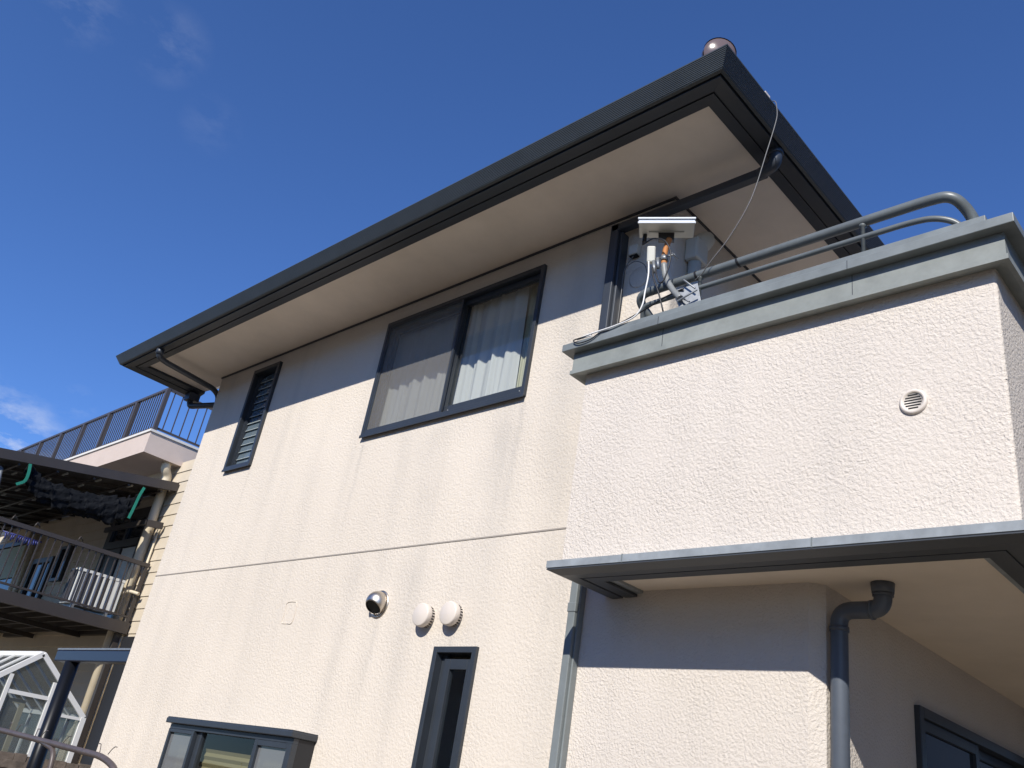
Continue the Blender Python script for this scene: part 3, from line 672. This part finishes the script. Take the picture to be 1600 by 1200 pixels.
wire([(-2.41, 3.09, 4.35), (-2.395, 3.08, 4.249), (-2.405, 3.08, 4.152), (-2.416, 3.08, 4.063), (-2.463, 3.08, 4.008), (-2.584, 3.075, 3.985), (-2.735, 3.07, 3.976), (-2.823, 3.07, 3.966), (-2.80, 3.062, 3.958), (-2.72, 3.06, 3.957)], 0.0042, 'whitecable', 'white cable hanging from the power box down onto the parapet cap')
wire([(-2.72, 3.06, 3.962), (-2.78, 3.055, 3.958), (-2.835, 3.05, 3.950), (-2.80, 3.052, 3.925), (-2.72, 3.054, 3.928), (-2.66, 3.056, 3.955), (-2.60, 3.07, 3.965)], 0.0035, 'cable', 'black cable looping over the left end of the parapet cap')
wire([(-2.47, 3.10, 4.50), (-2.452, 3.08, 4.47), (-2.38, 3.07, 4.475), (-2.30, 3.07, 4.43), (-2.262, 3.08, 4.33), (-2.285, 3.08, 4.20), (-2.315, 3.08, 4.175), (-2.345, 3.08, 4.24), (-2.355, 3.09, 4.30)], 0.0042, 'cable', 'black cable looping under the panel antenna and round its mast')
wire([(-2.38, 3.09, 4.30), (-2.36, 3.08, 4.22), (-2.32, 3.08, 4.12), (-2.29, 3.085, 4.02), (-2.288, 3.10, 3.985)], 0.0045, 'cable', 'black cable dropping from the power box behind the parapet')
wire([(-2.20, 3.13, 4.13), (-2.32, 3.14, 4.12), (-2.45, 3.16, 4.10), (-2.56, 3.14, 4.05), (-2.64, 3.12, 4.01), (-2.70, 3.12, 3.965)], 0.0048, 'cable', 'thick black cable running left along the handrail to the parapet')
wire([(-2.91, 3.57, 4.862), (-2.93, 3.55, 4.80), (-2.955, 3.55, 4.74), (-2.965, 3.56, 4.60), (-2.975, 3.57, 4.40), (-2.985, 3.57, 4.1)], 0.003, 'greycable', 'thin grey cable hanging from the wall outlet box')
wire([(-2.955, 3.55, 4.74), (-2.92, 3.54, 4.775), (-2.86, 3.54, 4.785), (-2.80, 3.55, 4.745), (-2.785, 3.57, 4.69)], 0.003, 'greycable', 'short grey cable arching over the round wall cover')
wire([(-1.83, 3.27, 5.285), (-1.80, 3.25, 5.300), (-1.772, 3.235, 5.27), (-1.745, 3.20, 5.19), (-1.725, 3.17, 5.09), (-1.735, 3.16, 5.0), (-1.765, 3.15, 4.855), (-1.845, 3.15, 4.576), (-1.96, 3.15, 4.379), (-2.063, 3.15, 4.262), (-2.12, 3.165, 4.215), (-2.17, 3.18, 4.20)], 0.0028, 'greycable', 'thin grey aerial cable hanging from the right gutter to the handrail', None)
for xx, lb in ((-1.93, 'black cable tie round the handrail right of the hanging aerial cable'), (-2.17, 'black cable tie round the handrail behind the antenna bracket')):
    tag(MB().lathe([(0.0265, -0.006), (0.0275, 0), (0.0265, 0.006)], (xx, 3.20, 4.241), (1, 0, 0.25), 18).build('cable_tie', M['cable']), lb, 'cable tie', 'ties on the handrail')

# ================================================================== NEIGHBOUR
nb = empty('neighbour_house', (-20, 7.25, 0), 'beige sided house on the far left with a rendered roof terrace', 'house')
sd_ = MB(); z = 0.0; YW = 7.25
while z < 6.95:
    sd_.quad((-31, YW - 0.018, z), (-16.0, YW - 0.018, z), (-16.0, YW, z + 0.235), (-31, YW, z + 0.235)); sd_.quad((-31, YW, z), (-16, YW, z), (-16, YW - 0.018, z), (-31, YW - 0.018, z)); z += 0.235
sd_.quad((-16, YW, 0), (-16, 16, 0), (-16, 16, 6.95), (-16, YW, 6.95)); sd_.build('wall', M['nwall'], nb)
sl = MB(); sl.box(-31, -17.2, 6.40, 16, 6.955, 7.40); slab = sl.build('terrace_slab', M['nslab'], nb)
MB().box(-31.01, -17.17, 6.37, 16, 7.401, 7.45).build('slab_trim', M['cwhite'], slab)
rr_ = MB(); zt0, zt1 = 7.50, 8.375
for k in range(8): xx = -17.24 - k * 1.42; rr_.box(xx - 0.045, xx + 0.045, 6.42, 6.50, 7.45, zt1)
for k in range(1, 5): rr_.box(-17.285, -17.195, 6.46 + k * 1.4, 6.54 + k * 1.4, 7.45, zt1)
rr_.box(-27.2, -17.195, 6.43, 6.49, zt1, zt1 + 0.05); rr_.box(-27.2, -17.285, 6.44, 6.48, zt0, zt0 + 0.04)
rr_.box(-17.27, -17.21, 6.50, 13, zt1 + 0.002, zt1 + 0.052); rr_.box(-17.26, -17.22, 6.50, 13, zt0, zt0 + 0.04)
trl = rr_.build('terrace_railing', M['greyrail'], nb)
rb = MB(); xx = -17.35
while xx > -27.2: rb.box(xx - 0.008, xx + 0.008, 6.45, 6.47, zt0 + 0.04, zt1); xx -= 0.115
yy = 6.62
while yy < 12: rb.box(-17.25, -17.23, yy - 0.010, yy + 0.010, zt0 + 0.04, zt1); yy += 0.19
rb.build('baluster', M['greyrail'], trl)
# wall pipe, doors and windows
p = MB(); p.tube(rounded([(-17.36, 7.0, 6.96), (-17.36, 7.0, 6.83), (-17.42, 7.12, 6.72), (-17.42, 7.13, 0.1)], 0.08), 0.095, 14); p.build('wall_downpipe', M['beige'], nb)
for a, b_, q in (((-17.12, 7.19, 0.1), (-17.12, 7.19, 5.6), 0.026), ((-24.15, 7.1, 3.5), (-24.2, 7.1, 6.1), 0.075), ((-23.8, 7.1, 3.5), (-23.85, 7.1, 6.1), 0.065)): MB().tube([a, b_], q, 10).build('wall_pipe', M['beige'], nb)
p = MB(); p.box(-16.99, -16.30, 7.17, 7.235, 0.1, 3.45); p.build('corner_board', M['bayside'], nb)
def nwin(x0, x1, z0, z1, wd=0.09, gm='nglass', mid=None, nm='neighbour_window'):
    f = MB(); frame(f, x0, x1, z0, z1, wd, YW - 0.10, YW + 0.02)
    if mid: f.box(mid - 0.05, mid + 0.05, YW - 0.095, YW + 0.02, z0 + wd, z1 - wd)
    f = f.build(nm, M['brown'], nb)
    MB().quad((x0 + wd, YW - 0.045, z0 + wd), (x1 - wd, YW - 0.045, z0 + wd), (x1 - wd, YW - 0.045, z1 - wd), (x0 + wd, YW - 0.045, z1 - wd)).build('pane', M[gm], f)
    return f
nwin(-21.99, -21.42, 4.75, 5.58, 0.07); nwin(-23.6, -22.3, 3.5, 5.38, 0.12, mid=-22.85)
dr = nwin(-19.5, -17.62, 3.5, 6.12, 0.2, 'nglass', -18.6, 'door_frame')
MB().box(-19.3, -18.66, YW - 0.075, YW - 0.05, 3.52, 5.4).build('door_panel', M['brown'], dr)
MB().box(-19.3, -17.82, YW - 0.108, YW - 0.04, 5.30, 5.46).build('transom', M['brown'], dr)
MB().box(-18.5, -17.9, YW - 0.07, YW - 0.05, 4.6, 5.28).build('door_blind', M['duct'], dr)
f = nwin(-29.5, -24.5, 3.6, 6.0, 0.12, 'nglass', -27.0, 'sliding_door')
MB().box(-29.3, -27.1, YW - 0.08, YW - 0.06, 4.9, 5.85).build('green_blind', M['palegreen'], f); MB().box(-26.9, -24.65, YW - 0.08, YW - 0.06, 5.0, 5.85).build('green_blind', M['palegreen'], f)
# deck
XE = -17.0
dk = empty('raised_deck', (XE, 5, 0), 'brown metal raised deck with thin railing bars beside the beige house', 'deck')
d = MB(); d.box(XE - 0.06, XE + 0.04, 2.6, 7.20, 3.50, 3.71); d.box(-26, XE - 0.06, 2.6, 2.7, 3.50, 3.71); d.build('deck_beam', M['brown'], dk)
d = MB(); d.box(-26, XE - 0.07, 2.7, 7.20, 3.655, 3.685); d.build('deck_floor', M['polycarb'], dk)
d = MB()
for k in range(13): d.box(-26, XE - 0.07, 2.95 + k * 0.34, 3.0 + k * 0.34, 3.56, 3.65)
for k in range(3): d.box(-19.2 - k * 2.6, -19.1 - k * 2.6, 2.7, 7.2, 3.46, 3.557)
d.build('joist', M['brown'], dk)
d = MB(); d.box(XE - 0.045, XE + 0.03, 2.65, 7.20, 4.78, 4.855); d.box(XE - 0.03, XE + 0.015, 2.65, 7.20, 3.79, 3.825)
for yy in (2.7, 7.15): d.box(XE - 0.035, XE + 0.02, yy - 0.03, yy + 0.03, 3.71, 4.78)
dr_ = d.build('deck_railing', M['brown'], dk)
d = MB(); yy = 2.82
while yy < 7.1: d.box(XE - 0.018, XE + 0.002, yy - 0.010, yy + 0.010, 3.825, 4.78); yy += 0.128
d.build('baluster', M['brown'], dr_)
for yy, zz in ((4.55, 4.86), (4.95, 4.86), (5.75, 4.86)): MB().tube([(XE, yy, zz), (XE, yy + 0.03, zz + 0.10), (XE, yy + 0.10, zz + 0.02)], 0.014, 6).build('hook', M['brown'], dr_)
for xx, yy in ((XE - 0.1, 2.7), (-21, 2.7), (-25.5, 2.7), (XE - 0.12, 7.1)): MB().box(xx - 0.05, xx + 0.05, yy - 0.05, yy + 0.05, 0, 3.50).build('deck_post', M['brown'], dk)
# lean-to roof over the deck
lr = empty('patio_roof', (XE, 5, 6), 'dark smoky lean-to roof sheltering the deck of the beige house', 'patio roof')
def zr(y): return 5.829 + (y - 3.905) * 0.172
d = MB(); d.bar((XE, 2.55, zr(2.55) + 0.06), (XE, 7.23, zr(7.23) + 0.06), 0.08, 0.175); d.box(-27, XE - 0.045, 2.5, 2.62, zr(2.55) - 0.08, zr(2.55) + 0.05); d.build('edge_beam', M['brown'], lr)
d = MB(); d.quad((-27, 2.55, zr(2.55) + 0.035), (XE - 0.045, 2.55, zr(2.55) + 0.035), (XE - 0.045, 7.235, zr(7.235) + 0.035), (-27, 7.235, zr(7.235) + 0.035)); d.build('roof_sheet', M['polycarb'], lr)
d = MB()
for k in range(1, 12): xx = XE - k * 0.85; d.bar((xx, 2.6, zr(2.6) - 0.01), (xx, 7.2, zr(7.2) - 0.01), 0.05, 0.065)
d.build('rafter', M['brown'], lr)
d = MB()
for k in range(7): yy = 3.0 + k * 0.66; d.box(-27, XE - 0.05, yy - 0.02, yy + 0.02, zr(yy) - 0.080, zr(yy) - 0.048)
d.build('purlin', M['brown'], lr)
cm = MB()
for k in range(6):
    for q in range(6): yy = 3.4 + k * 0.62; xx = XE - 0.45 - q * 0.85; cm.box(xx - 0.20, xx + 0.04, yy - 0.018, yy + 0.018, zr(yy) - 0.004, zr(yy) + 0.026)
cm.build('sheet_clip', M['duct'], lr)
d = MB(); d.bar((XE + 0.03, 6.85, 5.58), (XE + 0.03, 7.18, 5.62), 0.05, 0.13); d.bar((XE - 1.9, 6.85, 5.60), (XE, 6.85, 5.60), 0.05, 0.10); d.build('side_rail', M['brown'], lr)
# laundry arm
d = MB(); d.tube([(-17.1, 4.08, 5.68), (-17.1, 4.17, 5.24)], 0.038, 10); d.tube([(-17.1, 4.08, 5.68), (-17.28, 3.84, 5.72)], 0.033, 10); tag(d.build('laundry_arm', M['galv']), 'grey metal laundry arm under the patio roof at the left edge', 'laundry arm')
# black rolled shade net
nm = MB(); rr2 = random.Random(4); n2_ = 26
ctr = curve([(-16.92, 4.45, 5.79), (-16.92, 4.56, 5.63), (-16.92, 4.85, 5.50), (-16.92, 5.32, 5.48), (-16.92, 5.8, 5.52), (-16.92, 6.2, 5.60), (-16.92, 6.44, 5.76), (-16.92, 6.54, 6.00)], 12)
N_ = len(ctr)
for i, c_ in enumerate(ctr):
    t = i / (N_ - 1); hw = 0.09 + 0.15 * math.sin(math.pi * min(1, t * 0.9 + 0.05)) + 0.09 * (t > 0.55) * math.sin(math.pi * (t - 0.55) / 0.45)
    for j_ in range(n2_):
        a = 2 * math.pi * j_ / n2_; k_ = 0.80 + 0.18 * math.sin(3 * a + i * 0.33 + math.sin(i * 0.21) * 2) + 0.12 * math.sin(7 * a - i * 0.5) + rr2.uniform(-0.09, 0.09)
        nm.v.append((c_.x + 0.11 * math.cos(a) * k_, c_.y + 0.04 * math.sin(i * 0.8 + a), c_.z + hw * math.sin(a) * k_))
for i in range(N_ - 1):
    for j_ in range(n2_):
        a = i * n2_ + j_; b_ = i * n2_ + (j_ + 1) % n2_; nm.f.append((a, b_, b_ + n2_, a + n2_)); nm.sm.append((i + j_) % 3 > 0)
tag(nm.build('shade_net', M['net']), 'crumpled black shade net bundled under the edge of the patio roof', 'shade net')
def strap(pts, lab):
    d = MB(); P = curve(pts, 5)
    for a, b_ in zip(P, P[1:]): d.bar(a, b_, 0.012, 0.05, up=(0, 1, 0))
    tag(d.build('strap', M['strap']), lab, 'strap', 'green straps of the shade net')
strap([(-16.78, 4.42, 5.84), (-16.77, 4.45, 5.66), (-16.77, 4.44, 5.52), (-16.77, 4.33, 5.42)], 'green strap holding the left end of the black shade net')
strap([(-16.78, 6.50, 6.16), (-16.77, 6.46, 5.98), (-16.77, 6.44, 5.76), (-16.77, 6.41, 5.50)], 'green strap holding the right end of the black shade net')
# air conditioner outdoor unit
ac = empty('air_conditioner', (-17.4, 6.45, 3.7), 'off white outdoor air conditioner unit standing on the raised deck', 'air conditioner')
ax0, ax1, ay0, ay1, az0, az1 = -17.56, -17.17, 6.02, 6.92, 3.80, 4.46
d = MB(); d.box(ax0, ax1 - 0.012, ay0 + 0.012, ay1, az0, az1); d.build('casing', M['acwhite'], ac, bevel=0.01)
d = MB(); d.box(ax1 - 0.012, ax1 + 0.004, ay0 + 0.05, ay0 + 0.62, az0 + 0.05, az1 - 0.06); d.build('fan_grille', M['acdark'], ac)
d = MB()
for k in range(6): yy = ay0 + 0.03 + k * 0.115; d.box(ax1 + 0.004, ax1 + 0.016, yy, yy + 0.05, az0 + 0.04, az1 - 0.04)
d.box(ax1 - 0.01, ax1 + 0.018, ay0, ay1, az1 - 0.055, az1 - 0.005); d.box(ax1 - 0.01, ax1 + 0.010, ay0 + 0.68, ay1 - 0.01, az0 + 0.03, az1 - 0.057); d.build('front_panel', M['acwhite'], ac)
d = MB(); d.box(ax0 + 0.03, ax1 - 0.03, ay0 - 0.004, ay0 + 0.012, az0 + 0.03, az1 - 0.04); d.build('side_coil', M['acdark'], ac)
d = MB()
for k in range(5): xx = ax0 + 0.05 + k * 0.068; d.box(xx, xx + 0.012, ay0 - 0.012, ay0 - 0.004, az0 + 0.02, az1 - 0.03)
d.build('guard', M['greyrail'], ac)
for yy in (ay0 + 0.12, ay1 - 0.14): MB().box(ax0, ax1, yy - 0.03, yy + 0.03, 3.69, 3.80).build('foot', M['galv'], ac)
tag(MB().tube(curve([(-17.3, 6.93, 4.2), (-17.22, 6.99, 4.24), (-17.05, 7.02, 4.27), (-16.85, 7.12, 4.24)]), 0.032, 8).build('refrigerant_hose', M['beige']), 'beige insulated hose behind the outdoor air conditioner', 'hose')
d = MB(); rr3 = random.Random(2)
for k in range(16): y_ = 4.63 + k * 0.038; d.tube([(-17.3, y_, 4.69), (-17.3 + rr3.uniform(-.02, .02), y_ + rr3.uniform(-.02, .02), 4.59 + rr3.uniform(-0.03, 0.03))], 0.013, 6)
d.tube([(-17.3, 4.56, 4.69), (-17.3, 5.26, 4.70)], 0.013, 6); tag(d.build('peg_hanger', M['blue']), 'blue clothes peg hanger behind the deck railing', 'clothes hanger')

# ---------------- greenhouse
gh = empty('greenhouse', (-12, 4.17, 0), 'small white framed glass greenhouse behind the old board fence', 'greenhouse')
X0, X1 = -12.0, -14.2; YA, YB, YC = 3.43, 4.17, 4.91; ZE, ZA = 1.86, 2.48
d = MB()
for X in (X0, X1):
    d.bar((X, YA, ZE), (X, YB, ZA), 0.05, 0.06); d.bar((X, YC, ZE), (X, YB, ZA), 0.05, 0.06)
    for y in (YA, YC): d.box(X - 0.03, X + 0.03, y - 0.03, y + 0.03, 0.05, ZE)
    d.box(X - 0.02, X + 0.02, YA + 0.03, YC - 0.03, 0.05, 0.12)
for (y, z) in ((YA, ZE), (YC, ZE), (YB, ZA)): d.box(X1 + 0.03, X0 - 0.03, y - 0.027, y + 0.027, z - 0.03, z + 0.03)
for k in range(1, 5):
    X = X0 + (X1 - X0) * k / 5; d.bar((X, YA, ZE), (X, YB, ZA), 0.025, 0.03); d.bar((X, YC, ZE), (X, YB, ZA), 0.025, 0.03)
    for y in (YA, YC): d.box(X - 0.018, X + 0.018, y - 0.018, y + 0.018, 0.05, ZE)
d.box(X1, X0, YC - 0.02, YC + 0.02, 1.02, 1.06)
d.build('frame', M['whitemetal'], gh)
d = MB()
for y in (3.90, 4.43): d.box(X0 - 0.024, X0 + 0.026, y - 0.022, y + 0.022, 0.1, 2.19)
d.box(X0 - 0.02, X0 + 0.022, 3.92, 4.41, 1.975, 2.02); d.box(X0 - 0.02, X0 + 0.022, 4.45, 4.88, 1.82, 1.855); d.box(X0 - 0.02, X0 + 0.022, YA + 0.03, 3.88, 1.82, 1.855)
d.build('gable_bar', M['whitemetal'], gh)
d = MB()
for y in (3.99, 4.16): d.box(X0 - 0.06, X0 - 0.03, y - 0.03, y + 0.03, 0.1, 1.93)
d.box(X0 - 0.06, X0 - 0.03, 4.02, 4.13, 1.88, 1.93); d.build('door', M['beige'], gh)
d = MB(); i = len(d.v)
d.quad((X0 + 0.001, YA, 0.1), (X0 + 0.001, YC, 0.1), (X0 + 0.001, YC, ZE), (X0 + 0.001, YB, ZA), (X0 + 0.001, YA, ZE)); d.quad((X1, YA, 0.1), (X1, YC, 0.1), (X1, YC, ZE), (X1, YB, ZA), (X1, YA, ZE))
d.quad((X0, YA, ZE), (X0, YB, ZA), (X1, YB, ZA), (X1, YA, ZE)); d.quad((X0, YC, ZE), (X0, YB, ZA), (X1, YB, ZA), (X1, YC, ZE)); d.quad((X0, YA, 0.1), (X0, YA, ZE), (X1, YA, ZE), (X1, YA, 0.1)); d.quad((X0, YC, 0.1), (X0, YC, ZE), (X1, YC, ZE), (X1, YC, 0.1))
d.build('glazing', M['gglass'], gh)
# carport beam and post
cp = empty('carport', (-10.4, 3.9, 0), 'dark navy carport frame, round post under a beam, beside the main house', 'carport')
k_ = 3.9 / 5
MB().box(-13.70 * k_, -8.40, 3.84, 3.96, 1.6 + 0.95 * k_, 1.6 + 1.10 * k_).build('beam', M['navy'], cp, bevel=0.012)
MB().tube([(-13.20 * k_, 3.9, 0), (-13.20 * k_, 3.9, 1.6 + 0.949 * k_)], 0.075, 24).build('post', M['blackpaint'], cp)
MB().box(-13.69 * k_, -8.42, 3.835, 3.97, 1.6 + 1.101 * k_, 1.6 + 1.125 * k_).build('flashing', M['galv'], cp)
# board fence
fn = MB(); rr4 = random.Random(9); y = 1.6
while y < 5.6:
    wd = rr4.uniform(0.13, 0.17); fn.box(-11.02, -10.99 + rr4.uniform(0, 0.01), y, y + wd - 0.006, 0, 1.365 + rr4.uniform(-0.012, 0.012)); y += wd
fence = empty('board_fence', (-11, 3.5, 0), 'weathered brown board fence in front of the greenhouse', 'fence')
fn.build('board', M['wood'], fence)
MB().box(-10.985, -10.94, 1.6, 5.6, 1.22, 1.30).build('fence_rail', M['wood'], fence)
# iron rail in the foreground
ir = empty('iron_rail', (-6.5, 2.5, 0), 'curved brown iron tube rail with wire hooks in the lower left foreground', 'rail')
MB().tube(rounded([(-9.0, 2.5, 1.590), (-7.45, 2.5, 1.578), (-5.62, 2.5, 1.535), (-5.36, 2.5, 1.47), (-5.30, 2.5, 0.0)], 0.16, 8), 0.019, 14).build('top_tube', M['iron'], ir)
MB().tube(rounded([(-6.62, 2.5, 1.553), (-6.38, 2.5, 1.52), (-6.33, 2.5, 1.40), (-6.33, 2.5, 0)], 0.10, 8), 0.017, 12).build('branch_tube', M['iron'], ir)
hk = []
for xx, dx in ((-7.30, 0.0), (-7.15, 0.04), (-6.78, 0.01), (-6.68, 0.06), (-6.28, 0.07), (-5.70, -0.02), (-5.58, 0.06)):
    zz = 1.58 - (xx + 7.45) * 0.023 + 0.016
    MB().tube(curve([(xx, 2.5, zz), (xx + dx * 0.5, 2.5, zz + 0.028), (xx + dx, 2.5, zz + 0.045), (xx + dx + (0.03 if dx > 0 else -0.025), 2.5, zz + 0.046)], 5), 0.0028, 6).build('wire_hook', M['iron'], ir)

# ---------------- houses out of view, added to cut sky light and darken glass reflections
def unseen_house(nm, x0, x1, y0, y1, h, col, label, wins):
    e = empty(nm, ((x0 + x1) / 2, (y0 + y1) / 2, 0), label, 'house')
    mm = mat(nm + ' wall', col, 0.9, vary=0.08, vscale=1)
    MB().box(x0, x1, y0, y1, 0, h).build('wall', mm, e)
    r = MB(); ov = 0.5; cx, cy = (x0 + x1) / 2, (y0 + y1) / 2; a = [(x0 - ov, y0 - ov, h), (x1 + ov, y0 - ov, h), (x1 + ov, y1 + ov, h), (x0 - ov, y1 + ov, h)]
    r.box(x0 - ov, x1 + ov, y0 - ov, y1 + ov, h + 0.003, h + 0.12)
    for i in range(4): r.quad((a[i][0], a[i][1], h + 0.12), (a[(i + 1) % 4][0], a[(i + 1) % 4][1], h + 0.12), (cx, cy, h + 1.4))
    r.build('roof', M['brown'], e)
    for (q, n, z0, z1) in wins:
        if q == 'N': wb = MB().box(n, n + 1.7, y1, y1 + 0.05, z0, z1)
        else: wb = MB().box(x0 - 0.05, x0, n, n + 1.7, z0, z1)
        wb.build('window', M['nglass'], e)
unseen_house('house', -19, 3.0, -20, -7.5, 6.2, (0.30, 0.27, 0.24), 'unseen brown house added behind the camera to block sky light', [('N', -14, 1, 2.4), ('N', -9, 1, 2.4), ('N', -4, 1, 2.4), ('N', -14, 3.8, 5), ('N', -6, 3.8, 5), ('N', 0, 3.8, 5)])
unseen_house('house', 3.4, 13, 1.0, 30, 6.2, (0.36, 0.34, 0.31), 'unseen grey house on the right hand plot, placed to block sky light', [('W', 3, 1, 2.3), ('W', 7, 1, 2.3), ('W', 5, 3.8, 5), ('W', 10, 3.8, 5)])
